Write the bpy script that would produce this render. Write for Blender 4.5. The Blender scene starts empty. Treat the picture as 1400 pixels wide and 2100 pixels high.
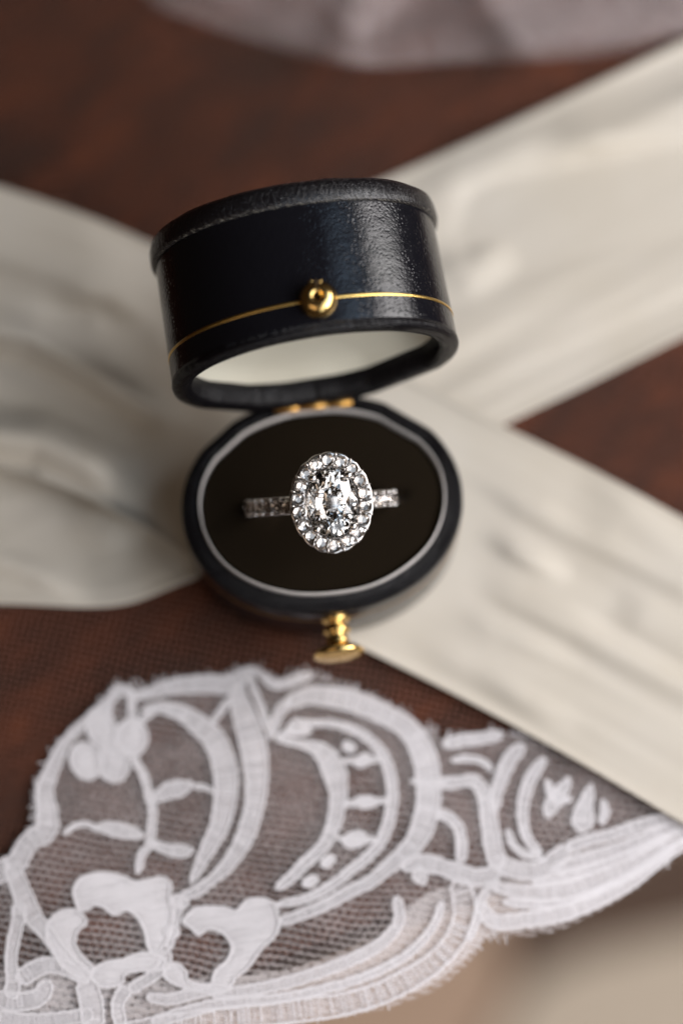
import bpy, bmesh, math, random
from mathutils import Vector, Matrix, geometry, noise
random.seed(7)
PI = math.pi
MM = 0.001
sc = bpy.context.scene
COL = sc.collection

# ------------------------------------------------------------------ camera
ELEV = math.radians(72.0)
DIST = 400.0                      # mm, camera to focus point
PXMM = 15.0                       # photo pixels per mm at the focus distance
VIEW = Vector((0, -math.cos(ELEV), math.sin(ELEV)))
UP = Vector((0, math.sin(ELEV), math.cos(ELEV)))
RIGHT = Vector((1, 0, 0))
HEAD = Vector((1.6, -4.5, 29.0))  # centre of the ring's head
AIM = HEAD + RIGHT * (20 / PXMM) - UP * (19 / PXMM)
CAMP = AIM + VIEW * DIST
cam_d = bpy.data.cameras.new("camera")
cam = bpy.data.objects.new("camera", cam_d)
COL.objects.link(cam)
rot = Matrix((RIGHT, UP, VIEW)).transposed()
cam.matrix_world = Matrix.Translation(CAMP * MM) @ rot.to_4x4()
cam_d.sensor_fit = 'HORIZONTAL'
cam_d.sensor_width = 24.0
cam_d.lens = 24.0 * DIST / (1400 / PXMM)
cam_d.clip_start = 0.01
cam_d.clip_end = 20.0
cam_d.dof.use_dof = True
cam_d.dof.focus_distance = (DIST - 2.4) * MM
cam_d.dof.aperture_fstop = 4.2
sc.camera = cam

def px(x, y, z=0.0):
    """photo pixel -> point (mm) on the horizontal plane at height z"""
    d = RIGHT * ((x - 700) / PXMM) + UP * ((1050 - y) / PXMM) - VIEW * DIST
    t = (z - CAMP.z) / d.z
    return CAMP + d * t

# ------------------------------------------------------------------ light
w = bpy.data.worlds.new("World"); sc.world = w; w.use_nodes = True
bg = w.node_tree.nodes["Background"]
bg.inputs[0].default_value = (1.0, 0.66, 0.42, 1); bg.inputs[1].default_value = 0.022

def area(name, direction, dist, along, sx, sy, radiance, col):
    """rectangular lamp facing the box; sx is its size along the vector given"""
    l = bpy.data.lights.new(name, 'AREA'); l.shape = 'RECTANGLE'
    l.size = sx * MM; l.size_y = sy * MM; l.color = col
    l.energy = radiance * PI * sx * sy * MM * MM
    o = bpy.data.objects.new(name, l); COL.objects.link(o)
    d = Vector(direction).normalized(); a = Vector(along); a = (a - d * a.dot(d)).normalized()
    o.matrix_world = Matrix.Translation(d * dist * MM) @ Matrix((a, d.cross(a), d)).transposed().to_4x4()
    return o
area("window_light", (0.80, -0.06, 0.56), 520, (0, 1, 0), 680, 260, 8.2, (1.0, 0.965, 0.96))
area("window_sky_light", (0.48, -0.52, 0.72), 560, (0, 1, .45), 860, 210, 2.2, (0.84, 0.91, 1.0))
area("upper_pane_light", (0.42, 0.20, 0.88), 560, (0, 1, 0), 240, 150, 1.9, (0.54, 0.75, 1.0))
area("warm_facet_fill", (-0.36, -0.66, 0.66), 700, (1, -.5, 0), 420, 300, 1.15, (1.0, 0.79, 0.62))  # added warm fill that lifts the dark facets of the diamonds

vs = sc.view_settings
vs.view_transform = 'Standard'; vs.look = 'None'; vs.exposure = 0.0; vs.gamma = 1.0
vs.use_curve_mapping = False
cy = sc.cycles
cy.max_bounces = 14; cy.transmission_bounces = 12; cy.transparent_max_bounces = 16
cy.glossy_bounces = 5; cy.diffuse_bounces = 3
cy.caustics_reflective = True; cy.caustics_refractive = True; cy.blur_glossy = 0.0
cy.sample_clamp_indirect = 12.0
cy.use_denoising = True

# ------------------------------------------------------------------ helpers
def build(name, verts, faces, mat, parent=None, smooth=True, uvs=None, loc=None, rotm=None):
    me = bpy.data.meshes.new(name)
    me.from_pydata([tuple(c * MM for c in v) for v in verts], [], faces)
    if smooth:
        me.shade_smooth()
    if uvs is not None:
        ul = me.uv_layers.new(name="UVMap")
        for lp in me.loops:
            ul.data[lp.index].uv = uvs[lp.vertex_index]
    me.update()
    o = bpy.data.objects.new(name, me); COL.objects.link(o)
    if mat: me.materials.append(mat)
    if parent: o.parent = parent
    if loc is not None: o.location = Vector(loc) * MM
    if rotm is not None: o.rotation_euler = rotm
    return o

def inst(src, name, parent, loc=(0, 0, 0), rotm=None, scale=None):
    o = bpy.data.objects.new(name, src.data); COL.objects.link(o)
    o.parent = parent; o.location = Vector(loc) * MM
    if rotm is not None: o.rotation_euler = rotm
    if scale is not None: o.scale = scale
    return o

def empty(name, loc=(0, 0, 0), rotm=(0, 0, 0)):
    o = bpy.data.objects.new(name, None); COL.objects.link(o)
    o.location = Vector(loc) * MM; o.rotation_euler = rotm; o.empty_display_size = 0.01
    return o

def tag(o, label, cat, group=None):
    o["label"] = label; o["category"] = cat
    if group: o["group"] = group
    return o

SOFT = ((90, .992), (52, .988), (128, .996))
HARD = ((90, .985), (52, .957), (128, .985))
def outline(a, b, n=160, flat=SOFT):
    """oval with slightly flattened facets round the hinge side (+y)"""
    pts = []
    for i in range(n):
        t = 2 * PI * i / n + PI / 2
        c, s = math.cos(t), math.sin(t)
        x = a * math.copysign(abs(c) ** 0.97, c); y = b * math.copysign(abs(s) ** 0.97, s)
        if flat:
            for ang, k in flat:
                ca, sa = math.cos(math.radians(ang)), math.sin(math.radians(ang))
                sup = math.hypot(a * ca, b * sa) * k
                d = x * ca + y * sa
                if d > sup:
                    f = sup / d
                    x *= f; y *= f
        pts.append((x, y))
    return pts

def loft(name, prof, mat, parent=None, n=160, cap_first=False, cap_last=False, jit=0, closed=False, flat=SOFT, **kw):
    """prof: list of (a, b, z). Lofts ovals through the profile."""
    vs_, fs, uv = [], [], []
    v = 0.0
    for j, (a, b, z) in enumerate(prof):
        if j: v += math.dist(prof[j - 1][:1] + prof[j - 1][2:], (a, z))
        o = outline(a, b, n, flat); L = 0
        for i, (x, y) in enumerate(o):
            if i: L += math.dist(o[i - 1], (x, y))
            zz = z
            if jit:
                q = noise.noise(Vector((x * .35, y * .35, z * .3 + j))) * jit
                x *= 1 + q / max(a, 1); y *= 1 + q / max(b, 1); zz += q * .6
            vs_.append((x, y, zz)); uv.append((L, v))
    m = len(prof)
    rows = m if closed else m - 1
    for j in range(rows):
        k = (j + 1) % m
        for i in range(n):
            i2 = (i + 1) % n
            fs.append((j * n + i, j * n + i2, k * n + i2, k * n + i))
    if cap_first:
        fs.append(tuple(reversed(range(n))))
    if cap_last:
        fs.append(tuple(range((m - 1) * n, m * n)))
    return build(name, vs_, fs, mat, parent, uvs=uv, **kw)

def lathe(name, prof, mat, parent=None, n=40, axis='-y', **kw):
    """prof: list of (r, h) turned round the axis"""
    vs_, fs = [], []
    for r, h in prof:
        for i in range(n):
            t = 2 * PI * i / n
            c, s = r * math.cos(t), r * math.sin(t)
            vs_.append((c, -h, s) if axis == '-y' else (c, s, h))
    for j in range(len(prof) - 1):
        for i in range(n):
            i2 = (i + 1) % n
            f = (j * n + i, j * n + i2, (j + 1) * n + i2, (j + 1) * n + i)
            fs.append(f)
    fs.append(tuple(reversed(range(n)))); fs.append(tuple(range((len(prof) - 1) * n, len(prof) * n)))
    return build(name, vs_, fs, mat, parent, **kw)

def box(name, c, s, mat, parent, rotm=None):
    vs_ = [(c[0] + i * s[0] / 2, c[1] + j * s[1] / 2, c[2] + k * s[2] / 2) for i in (-1, 1) for j in (-1, 1) for k in (-1, 1)]
    fs = [(0, 1, 3, 2), (4, 6, 7, 5), (0, 4, 5, 1), (2, 3, 7, 6), (0, 2, 6, 4), (1, 5, 7, 3)]
    o = build(name, vs_, fs, mat, parent, smooth=False)
    if rotm is not None: o.rotation_euler = rotm
    m = o.modifiers.new("bevel", 'BEVEL'); m.width = min(s) * .25 * MM; m.segments = 2
    return o

def catmull(pts, step):
    """pts: tuples (x, y, w...) -> densely resampled"""
    out = []
    P = [pts[0]] + list(pts) + [pts[-1]]
    for i in range(1, len(P) - 2):
        a, b, c, d = P[i - 1], P[i], P[i + 1], P[i + 2]
        n = max(2, int(math.dist(b[:2], c[:2]) / step))
        for k in range(n):
            t = k / n
            out.append(tuple(.5 * (2 * b[j] + (c[j] - a[j]) * t + (2 * a[j] - 5 * b[j] + 4 * c[j] - d[j]) * t * t
                                   + (3 * b[j] - a[j] - 3 * c[j] + d[j]) * t ** 3) for j in range(len(b))))
    out.append(tuple(pts[-1]))
    return out

def inside(p, poly):
    x, y = p; r = False
    for i in range(len(poly)):
        (x1, y1), (x2, y2) = poly[i], poly[i - 1]
        if (y1 > y) != (y2 > y) and x < (x2 - x1) * (y - y1) / (y2 - y1) + x1:
            r = not r
    return r

def seg_d(p, a, b):
    ax, ay = b[0] - a[0], b[1] - a[1]
    L = ax * ax + ay * ay
    t = 0 if L == 0 else max(0, min(1, ((p[0] - a[0]) * ax + (p[1] - a[1]) * ay) / L))
    return math.hypot(p[0] - a[0] - ax * t, p[1] - a[1] - ay * t)

def sstep(a, b, x):
    t = max(0, min(1, (x - a) / (b - a))); return t * t * (3 - 2 * t)

# ------------------------------------------------------------------ materials
class NT:
    def __init__(s, name):
        s.m = bpy.data.materials.new(name); s.m.use_nodes = True
        s.t = s.m.node_tree; s.t.nodes.clear()
        s.out = s.t.nodes.new('ShaderNodeOutputMaterial')
    def n(s, typ, **kw):
        nd = s.t.nodes.new(typ)
        for k, v in kw.items():
            if k.startswith('i_'): nd.inputs[k[2:].replace('_', ' ')].default_value = v
            else: setattr(nd, k, v)
        return nd
    def l(s, a, b): s.t.links.new(a, b)
    def math(s, op, a, b=None):
        nd = s.n('ShaderNodeMath', operation=op)
        for i, v in enumerate((a, b)):
            if v is None: continue
            if isinstance(v, (int, float)): nd.inputs[i].default_value = v
            else: s.l(v, nd.inputs[i])
        return nd.outputs[0]
    def coords(s, kind='Object', scale=1000.0, rotz=0.0, sc=None):
        tc = s.n('ShaderNodeTexCoord'); m1 = s.n('ShaderNodeMapping'); m2 = s.n('ShaderNodeMapping')
        m1.inputs['Rotation'].default_value = (0, 0, rotz)          # turn first, then stretch
        m2.inputs['Scale'].default_value = sc or (scale,) * 3
        s.l(tc.outputs[kind], m1.inputs[0]); s.l(m1.outputs[0], m2.inputs[0]); return m2.outputs[0]
    def noise(s, vec, scale, detail=3, rough=.5):
        nd = s.n('ShaderNodeTexNoise'); s.l(vec, nd.inputs['Vector'])
        nd.inputs['Scale'].default_value = scale; nd.inputs['Detail'].default_value = detail
        nd.inputs['Roughness'].default_value = rough; return nd.outputs['Fac']
    def ramp(s, fac, stops):
        nd = s.n('ShaderNodeValToRGB'); e = nd.color_ramp.elements
        while len(e) < len(stops): e.new(.5)
        for el, (p, c) in zip(e, stops): el.position = p; el.color = (*c, 1) if len(c) == 3 else c
        s.l(fac, nd.inputs[0]); return nd.outputs[0]
    def bump(s, h, strength, dist_mm, normal=None):
        nd = s.n('ShaderNodeBump'); nd.inputs['Strength'].default_value = strength
        nd.inputs['Distance'].default_value = dist_mm * MM
        s.l(h, nd.inputs['Height'])
        if normal is not None: s.l(normal, nd.inputs['Normal'])
        return nd.outputs[0]
    def pr(s, col=None, rough=.5, metal=0., **kw):
        p = s.n('ShaderNodeBsdfPrincipled')
        if isinstance(col, tuple): p.inputs['Base Color'].default_value = (*col, 1)
        elif col is not None: s.l(col, p.inputs['Base Color'])
        if isinstance(rough, (int, float)): p.inputs['Roughness'].default_value = rough
        else: s.l(rough, p.inputs['Roughness'])
        p.inputs['Metallic'].default_value = metal
        for k, v in kw.items():
            nm = k.replace('_', ' ')
            if isinstance(v, (int, float, tuple)): p.inputs[nm].default_value = v
            else: s.l(v, p.inputs[nm])
        return p
    def done(s, sh): s.l(sh, s.out.inputs[0]); return s.m

def m_leather(name, col, pits=True, wrinkle=0, rough=.3):
    t = NT(name); uv = t.coords('UV', 1.0)
    fine = t.noise(uv, 3.2, 4, .6)
    if pits:
        vo = t.n('ShaderNodeTexVoronoi', feature='F1'); t.l(uv, vo.inputs['Vector']); vo.inputs['Scale'].default_value = 1.9
        vo.inputs['Randomness'].default_value = 1.0
        pit = t.ramp(vo.outputs['Distance'], [(0.10, (0, 0, 0)), (0.42, (1, 1, 1))])
        msk = t.noise(uv, .28, 2)
        big = t.noise(uv, 1.1, 3, .55)
        h = t.math('ADD', t.math('MULTIPLY', pit, t.math('MULTIPLY', msk, 1.1)), t.math('MULTIPLY', big, .7))
        h = t.math('ADD', h, t.math('MULTIPLY', fine, .5))
        nrm = t.bump(h, .5, .08)
    else:
        h = fine; nrm = t.bump(h, .25, .05)
    if wrinkle:
        uv2 = t.coords('UV', 1.0, sc=(1.5, .22, 1))
        wr = t.noise(uv2, 1.0, 4, .62)
        cr = t.ramp(wr, [(.36, (0, 0, 0)), (.5, (1, 1, 1)), (.62, (.55, .55, .55))])
        nrm = t.bump(cr, .7 if wrinkle == 1 else .32, .18, nrm)
    colr = col
    if wrinkle == 2:
        # worn lower edge of the cap: pale scuffs
        uv3 = t.coords('UV', 1.0)
        sx = t.n('ShaderNodeSeparateXYZ'); t.l(uv3, sx.inputs[0])
        v = t.math('ADD', sx.outputs[1], t.math('MULTIPLY', t.noise(uv3, .8, 2), 1.0))
        bandm = t.ramp(t.math('DIVIDE', v, 4.0), [(.16, (0, 0, 0)), (.24, (1, 1, 1)), (.33, (1, 1, 1)), (.42, (0, 0, 0))])
        sp = t.ramp(t.noise(uv3, 2.3, 5, .7), [(.53, (0, 0, 0)), (.66, (1, 1, 1))])
        f = t.math('MULTIPLY', bandm, sp)
        mx = t.n('ShaderNodeMix', data_type='RGBA')
        mx.inputs['A'].default_value = (*col, 1); mx.inputs['B'].default_value = (.34, .31, .25, 1)
        t.l(t.math('MULTIPLY', f, .7), mx.inputs['Factor']); colr = mx.outputs['Result']
        nrm = t.bump(sp, .35, .15, nrm)
    rg = t.ramp(t.noise(uv, .5, 4), [(.3, (rough - .04,) * 3), (.7, (rough + .06,) * 3)])
    return t.done(t.pr(colr, rg, Normal=nrm, Specular_IOR_Level=.20 if wrinkle == 1 else .55).outputs[0])

def m_plain(name, col, rough=.5, metal=0., bump=None, **kw):
    t = NT(name)
    if bump:
        sc_, st, d = bump
        kw['Normal'] = t.bump(t.noise(t.coords(), sc_, 4, .6), st, d)
    return t.done(t.pr(col, rough, metal, **kw).outputs[0])

M = {}
M['leather'] = m_leather('navy black grained leather', (.0058, .0058, .0080), True, 0, .155)
M['rim'] = m_leather('navy wrinkled turned leather', (.0050, .0044, .0054), False, 1, .17)
M['cap'] = m_leather('navy wrinkled worn leather', (.008, .007, .008), False, 2, .24)
M['inner'] = m_plain('dark leather lining', (.012, .009, .010), .55, bump=(1.2, .4, .15))
M['velvet'] = m_plain('black velvet', (.0085, .0052, .0020), .95, Sheen_Weight=.06, Sheen_Roughness=.4, Specular_IOR_Level=.1, bump=(2.5, .5, .2))
M['cuff'] = m_plain('cream card edging', (.62, .58, .55), .6, bump=(1.5, .3, .1))
M['satin'] = m_plain('cream lid lining', (.66, .63, .52), .55, bump=(2.0, .2, .06))
M['brass'] = m_plain('polished brass', (.83, .55, .20), .22, 1.0, bump=(1.2, .12, .1))
M['oldbrass'] = m_plain('tarnished brass hinge', (.50, .28, .08), .38, 1.0, bump=(1.5, .3, .1))
M['dark'] = m_plain('shadowed brass socket', (.05, .03, .012), .5, .6)
M['gilt'] = m_plain('gilt tooling', (.86, .58, .18), .30, 1.0, bump=(3.0, .5, .12))
M['gold'] = m_plain('white gold', (.72, .68, .65), .16, 1.0, bump=(4.0, .12, .04))

def m_diamond():
    t = NT('diamond')
    nd = t.n('ShaderNodeBsdfGlass'); nd.inputs['IOR'].default_value = 2.42; nd.inputs['Roughness'].default_value = 0.0
    nd.inputs['Color'].default_value = (1, .992, .98, 1)
    return t.done(nd.outputs[0])
M['diamond'] = m_diamond()

def m_ribbon(name, rotz):
    t = NT(name); co = t.coords()
    br = t.ramp(t.noise(co, .06, 3), [(.3, (.65, .59, .495)), (.7, (.69, .635, .55))])
    rc = t.coords(rotz=rotz)
    wv = t.n('ShaderNodeTexWave', wave_type='BANDS'); t.l(rc, wv.inputs[0]); wv.inputs['Scale'].default_value = .55
    wv.inputs['Distortion'].default_value = .4
    slub = t.noise(t.coords(sc=(900, 150, 900), rotz=rotz), 1.0, 3)
    wide = t.noise(t.coords(sc=(22, 190, 100), rotz=rotz), 1.0, 3, .5)
    n1 = t.bump(wide, .26, 1.0)
    n2 = t.bump(wv.outputs[0], .18, .05, n1); n3 = t.bump(slub, .25, .06, n2)
    p = t.pr(br, .55, Normal=n3, Sheen_Weight=.25, Sheen_Roughness=.4, Specular_IOR_Level=.3)
    tr = t.n('ShaderNodeBsdfTranslucent'); tr.inputs[0].default_value = (.70, .60, .46, 1)
    mx = t.n('ShaderNodeMixShader'); mx.inputs[0].default_value = .16
    t.l(p.outputs[0], mx.inputs[1]); t.l(tr.outputs[0], mx.inputs[2])
    return t.done(mx.outputs[0])
M['ribbonA'] = m_ribbon('cream silk', math.radians(30))
M['ribbonB'] = m_ribbon('cream silk crosswise', math.radians(-27))

def m_net(name, col, pitch, width, rotz, warp=.35, cover=0.0, holes=None, opacity=1.0, uvk='Object'):
    """woven net: threads opaque, meshes open"""
    t = NT(name); co = t.coords(uvk, 1000.0 if uvk == 'Object' else 1.0)
    nz = t.n('ShaderNodeTexNoise'); t.l(co, nz.inputs['Vector']); nz.inputs['Scale'].default_value = .045; nz.inputs['Detail'].default_value = 2
    off = t.n('ShaderNodeVectorMath', operation='MULTIPLY_ADD')
    t.l(nz.outputs['Color'], off.inputs[0]); off.inputs[1].default_value = (warp * 8,) * 3; t.l(co, off.inputs[2])
    rt = t.n('ShaderNodeVectorRotate', rotation_type='Z_AXIS'); t.l(off.outputs[0], rt.inputs[0]); rt.inputs['Angle'].default_value = rotz
    sx = t.n('ShaderNodeSeparateXYZ'); t.l(rt.outputs[0], sx.inputs[0])
    X, Y = sx.outputs[0], sx.outputs[1]
    if holes:
        pu, pv, r0, r1 = holes
        vv = t.math('DIVIDE', Y, pv); row = t.math('FLOOR', vv)
        par = t.math('MULTIPLY', t.math('FLOORED_MODULO', row, 2.0), .5)
        uu = t.math('ADD', t.math('DIVIDE', X, pu), par)
        fu = t.math('MULTIPLY', t.math('SUBTRACT', t.math('FRACT', uu), .5), pu * .8)
        fv = t.math('MULTIPLY', t.math('SUBTRACT', t.math('FRACT', vv), .5), pv * 1.15)
        d = t.math('SQRT', t.math('ADD', t.math('MULTIPLY', fu, fu), t.math('MULTIPLY', fv, fv)))
        d = t.math('ADD', d, t.math('MULTIPLY', t.math('SUBTRACT', t.noise(co, 2.2, 2), .5), .18))
        rr = t.ramp(t.noise(co, .11, 2, .6), [(.32, (r0,) * 3), (.68, (r1,) * 3)])
        solid = t.math('GREATER_THAN', d, rr)
        # a thread here and there crosses the meshes
        ln = t.math('ABSOLUTE', t.math('SUBTRACT', t.math('FRACT', t.math('DIVIDE', Y, pv * .5)), .5))
        ln2 = t.math('LESS_THAN', ln, .09)
        mask = t.math('MAXIMUM', solid, ln2)
        fz = t.ramp(t.noise(co, 3.5, 3, .7), [(.25, (cover,) * 3), (.62, (1, 1, 1))])
        mask = t.math('MULTIPLY', mask, fz)
    else:
        def lines(c, p, wd):
            return t.math('LESS_THAN', t.math('ABSOLUTE', t.math('SUBTRACT', t.math('FRACT', t.math('DIVIDE', c, p)), .5)), wd / p / 2)
        mask = t.math('MAXIMUM', lines(X, pitch, width), lines(Y, pitch, width))
        if cover: mask = t.math('MAXIMUM', mask, cover)
    if opacity < 1: mask = t.math('MULTIPLY', mask, opacity)
    p = t.pr(col, .8, Sheen_Weight=.2, Specular_IOR_Level=.2)
    tl = t.n('ShaderNodeBsdfTranslucent'); tl.inputs[0].default_value = (*col, 1)
    m1 = t.n('ShaderNodeMixShader'); m1.inputs[0].default_value = .3
    t.l(p.outputs[0], m1.inputs[1]); t.l(tl.outputs[0], m1.inputs[2])
    tp = t.n('ShaderNodeBsdfTransparent')
    m2 = t.n('ShaderNodeMixShader'); t.l(mask, m2.inputs[0]); t.l(tp.outputs[0], m2.inputs[1]); t.l(m1.outputs[0], m2.inputs[2])
    return t.done(m2.outputs[0])
LACE = (.85, .82, .835)
M['tulle'] = m_net('fine tulle', (.40, .20, .145), .95, .07, math.radians(12), .35)
M['veil'] = m_net('layered tulle', (.80, .70, .69), .50, .047, math.radians(-6), .5)
M['veilthin'] = m_net('single tulle layer', (.72, .62, .61), .50, .035, math.radians(-6), .5)
M['lacenet'] = m_net('lace ground net', (.86, .79, .78), 1, 1, math.radians(8), .45, cover=.0, holes=(1.22, 1.02, .37, .54), opacity=.62)
M['lacenet2'] = m_net('lace underlayer net', (.86, .82, .82), 1, 1, math.radians(-14), .30, cover=.35, holes=(1.5, .9, .06, .28), opacity=.92)

M['weave'] = m_net('lace cloth stitch', LACE, .42, .24, math.radians(30), .4, cover=.2, opacity=.8)

def m_cloth():
    t = NT('lace clothwork'); co = t.coords()
    wv = t.n('ShaderNodeTexWave', wave_type='BANDS', bands_direction='Y'); t.l(co, wv.inputs[0]); wv.inputs['Scale'].default_value = 1.1; wv.inputs['Distortion'].default_value = 3
    b = t.bump(wv.outputs[0], .35, .10); b = t.bump(t.noise(co, 3.0, 4, .7), .5, .15, b)
    p = t.pr(LACE, .85, Normal=b, Sheen_Weight=.2, Specular_IOR_Level=.2)
    tl = t.n('ShaderNodeBsdfTranslucent'); tl.inputs[0].default_value = (*LACE, 1)
    m1 = t.n('ShaderNodeMixShader'); m1.inputs[0].default_value = .2
    t.l(p.outputs[0], m1.inputs[1]); t.l(tl.outputs[0], m1.inputs[2])
    return t.done(m1.outputs[0])
M['cloth'] = m_cloth()

def m_table():
    t = NT('dark mottled walnut'); co = t.coords(sc=(45, 110, 55), rotz=math.radians(-35))
    a = t.noise(co, 1.0, 5, .62)
    c = t.ramp(a, [(.34, (.009, .006, .0045)), (.46, (.026, .0085, .0042)), (.60, (.056, .0155, .0062)), (.74, (.12, .032, .010))])
    g = t.noise(t.coords(sc=(60, 900, 60), rotz=math.radians(-28)), 1.0, 4, .6)
    rg = t.ramp(g, [(.3, (.42,) * 3), (.7, (.58,) * 3)])
    nb = t.bump(g, .15, .2)
    return t.done(t.pr(c, rg, Normal=nb, Specular_IOR_Level=.12).outputs[0])
M['table'] = m_table()

def m_floor():
    t = NT('beige floor'); co = t.coords(scale=1000)
    a = t.noise(co, .009, 2)
    c = t.ramp(a, [(.3, (.42, .28, .19)), (.7, (.58, .40, .28))])
    return t.done(t.pr(c, .6).outputs[0])
M['floor'] = m_floor()
M['floorshade'] = m_plain('painted table shade', (.11, .067, .046), .9, bump=(.5, .5, .8))  # shade of the table on the floor, put into the colour
M['rug'] = m_plain('pale woven rug', (.60, .50, .39), .9, bump=(.5, .5, .8))

# ------------------------------------------------------------------ the setting: table, floor
def edge_px(x): return 1878 - .38 * (x - 837)
e0, e1 = px(-900, edge_px(-900)), px(2300, edge_px(2300))
def table():
    d = (e1 - e0).normalized(); nrm = Vector((-d.y, d.x, 0))   # points to the back
    prof = [(320, 0), (3.0, 0), (1.2, -.5), (.25, -1.8), (0, -4), (0, -11), (.4, -12.6), (1.6, -13.6), (3, -14), (320, -14)]
    vs_, fs = [], []
    K = 24
    for i in range(K + 1):
        p = e0.lerp(e1, i / K)
        for s, z in prof:
            q = p + nrm * s; vs_.append((q.x, q.y, z))
    m = len(prof)
    for i in range(K):
        for j in range(m):
            j2 = (j + 1) % m
            fs.append((i * m + j, (i + 1) * m + j, (i + 1) * m + j2, i * m + j2))
    fs.append(tuple(range(m))); fs.append(tuple(reversed(range(K * m, K * m + m))))
    o = build('table_top', vs_, fs, M['table'], smooth=False); o["kind"] = "structure"
table()
FZ = -330
o = build('floor', [(-900, -900, FZ), (900, -900, FZ), (900, 900, FZ), (-900, 900, FZ)], [(0, 1, 2, 3)], M['floor']); o["kind"] = "structure"
def slab(name, poly, z0, z1, mat, parent=None):
    rg = [px(x, y, z1) for x, y in poly]; n_ = len(rg)
    return build(name, [(p.x, p.y, z1) for p in rg] + [(p.x, p.y, z0) for p in rg],
                 [tuple(range(n_))[::-1]] + [(i, (i + 1) % n_, n_ + (i + 1) % n_, n_ + i) for i in range(n_)], mat, parent, smooth=False)
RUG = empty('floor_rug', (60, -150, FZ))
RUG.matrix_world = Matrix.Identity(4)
tag(RUG, 'blurred pale beige rug and a painted table shadow on the floor beyond the table', 'rug')
slab('rug_field', [(1080, 2020), (1190, 1962), (1500, 1890), (1900, 2500), (700, 2700)], FZ + .5, FZ + 5, M['rug'], RUG)
slab('painted_table_shadow', [(1050, 1870), (1500, 1640), (1500, 1888), (1190, 1960), (1080, 2016)], FZ + .5, FZ + 5.5, M['floorshade'], RUG)  # dark strip standing in for the table's shadow on the floor

# ------------------------------------------------------------------ ribbons
BOXROT = math.radians(6.5)
BOX = Vector((0.2, 0, 1.9))
def boxdist(p):
    x, y = p.x - BOX.x, p.y - BOX.y
    return math.hypot(x / 20.5, y / 17.5)

def ridge(x, y, r):
    """r = (polyline, half-width px, height mm): soft fold along a polyline, dying away at both ends"""
    pts, hw, h = r
    L = [0]
    for i in range(len(pts) - 1): L.append(L[-1] + math.dist(pts[i], pts[i + 1]))
    best = None
    for i in range(len(pts) - 1):
        a, b = pts[i], pts[i + 1]
        ax, ay = b[0] - a[0], b[1] - a[1]; q = ax * ax + ay * ay
        t = max(0, min(1, ((x - a[0]) * ax + (y - a[1]) * ay) / q))
        d = math.hypot(x - a[0] - ax * t, y - a[1] - ay * t)
        if best is None or d < best[0]: best = (d, (L[i] + t * math.sqrt(q)) / L[-1])
    d, u = best
    f = 1.0
    if 0 < pts[0][0]: f *= sstep(0, .45, u)
    if pts[-1][0] < 1400: f *= sstep(1, .55, u)
    return h * f * math.exp(-(d / hw) ** 2)

def ribbon(name, top, bot, z0, folds, mat, nu=150, nv=60, wr=.25, seed=0, press=True):
    """top/bot: edge polylines in photo pixels on the table plane"""
    def resample(poly):
        d = catmull(poly, 8); L = [0]
        for i in range(1, len(d)): L.append(L[-1] + math.dist(d[i - 1], d[i]))
        out = []; k = 0
        for i in range(nu + 1):
            s = L[-1] * i / nu
            while k < len(L) - 2 and L[k + 1] < s: k += 1
            t = (s - L[k]) / max(1e-6, L[k + 1] - L[k])
            out.append((d[k][0] + (d[k + 1][0] - d[k][0]) * t, d[k][1] + (d[k + 1][1] - d[k][1]) * t))
        return out
    A, B = resample(top), resample(bot)
    vs_, fs = [], []
    for i in range(nu + 1):
        for j in range(nv + 1):
            t = j / nv
            x, y = A[i][0] + (B[i][0] - A[i][0]) * t, A[i][1] + (B[i][1] - A[i][1]) * t
            z = sum(ridge(x, y, r) for r in folds)
            z += wr * (noise.noise(Vector((i / nu * 3.2 + seed, t * 5.5, seed))) + .35 * noise.noise(Vector((i / nu * 5 + seed, t * 13, seed + 4))))
            base = px(x, y, z0)
            if press:
                f = sstep(1.0, 1.45, boxdist(base)); z *= f
            lip = .5 * math.exp(-(min(t, 1 - t) / .016) ** 2)
            zz = max(z0 + z + lip, z0 * .6 + .1)
            p = px(x, y, zz); vs_.append((p.x, p.y, zz))
    for i in range(nu):
        for j in range(nv):
            a = i * (nv + 1) + j
            fs.append((a, a + 1, a + nv + 2, a + nv + 1))
    o = build(name, vs_, fs, mat)
    m = o.modifiers.new("thick", 'SOLIDIFY'); m.thickness = .12 * MM; m.offset = 1
    return o

# the strip that runs from upper right to lower left, underneath
foldsB = [([(820, 420), (960, 330), (1150, 300), (1420, 200)], 60, 2.2),
          ([(900, 430), (1150, 410), (1420, 370)], 70, -3.0),
          ([(1090, 270), (1250, 290), (1420, 270)], 30, 1.0),
          ([(860, 500), (960, 560), (1080, 480)], 40, 1.0),
          ([(-60, 1130), (60, 1170), (200, 1240)], 26, 1.4), ([(-60, 1050), (120, 1110), (260, 1190)], 30, -.4),
          ([(150, 1000), (300, 1110)], 60, 1.0)]
rB = ribbon('silk_ribbon', [(1560, 15), (1400, 85), (1100, 225), (800, 362), (520, 480), (200, 640), (-120, 790)],
            [(1560, 610), (1400, 690), (1200, 790), (1030, 872), (700, 1040), (480, 1150), (350, 1205), (260, 1238), (170, 1245), (60, 1240), (-120, 1235)],
            .75, foldsB, M['ribbonB'], seed=3, wr=.8)
tag(rB, 'cream silk ribbon from upper right corner, passing under the other ribbon', 'ribbon', 'cream silk ribbons crossing under the box')
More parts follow.
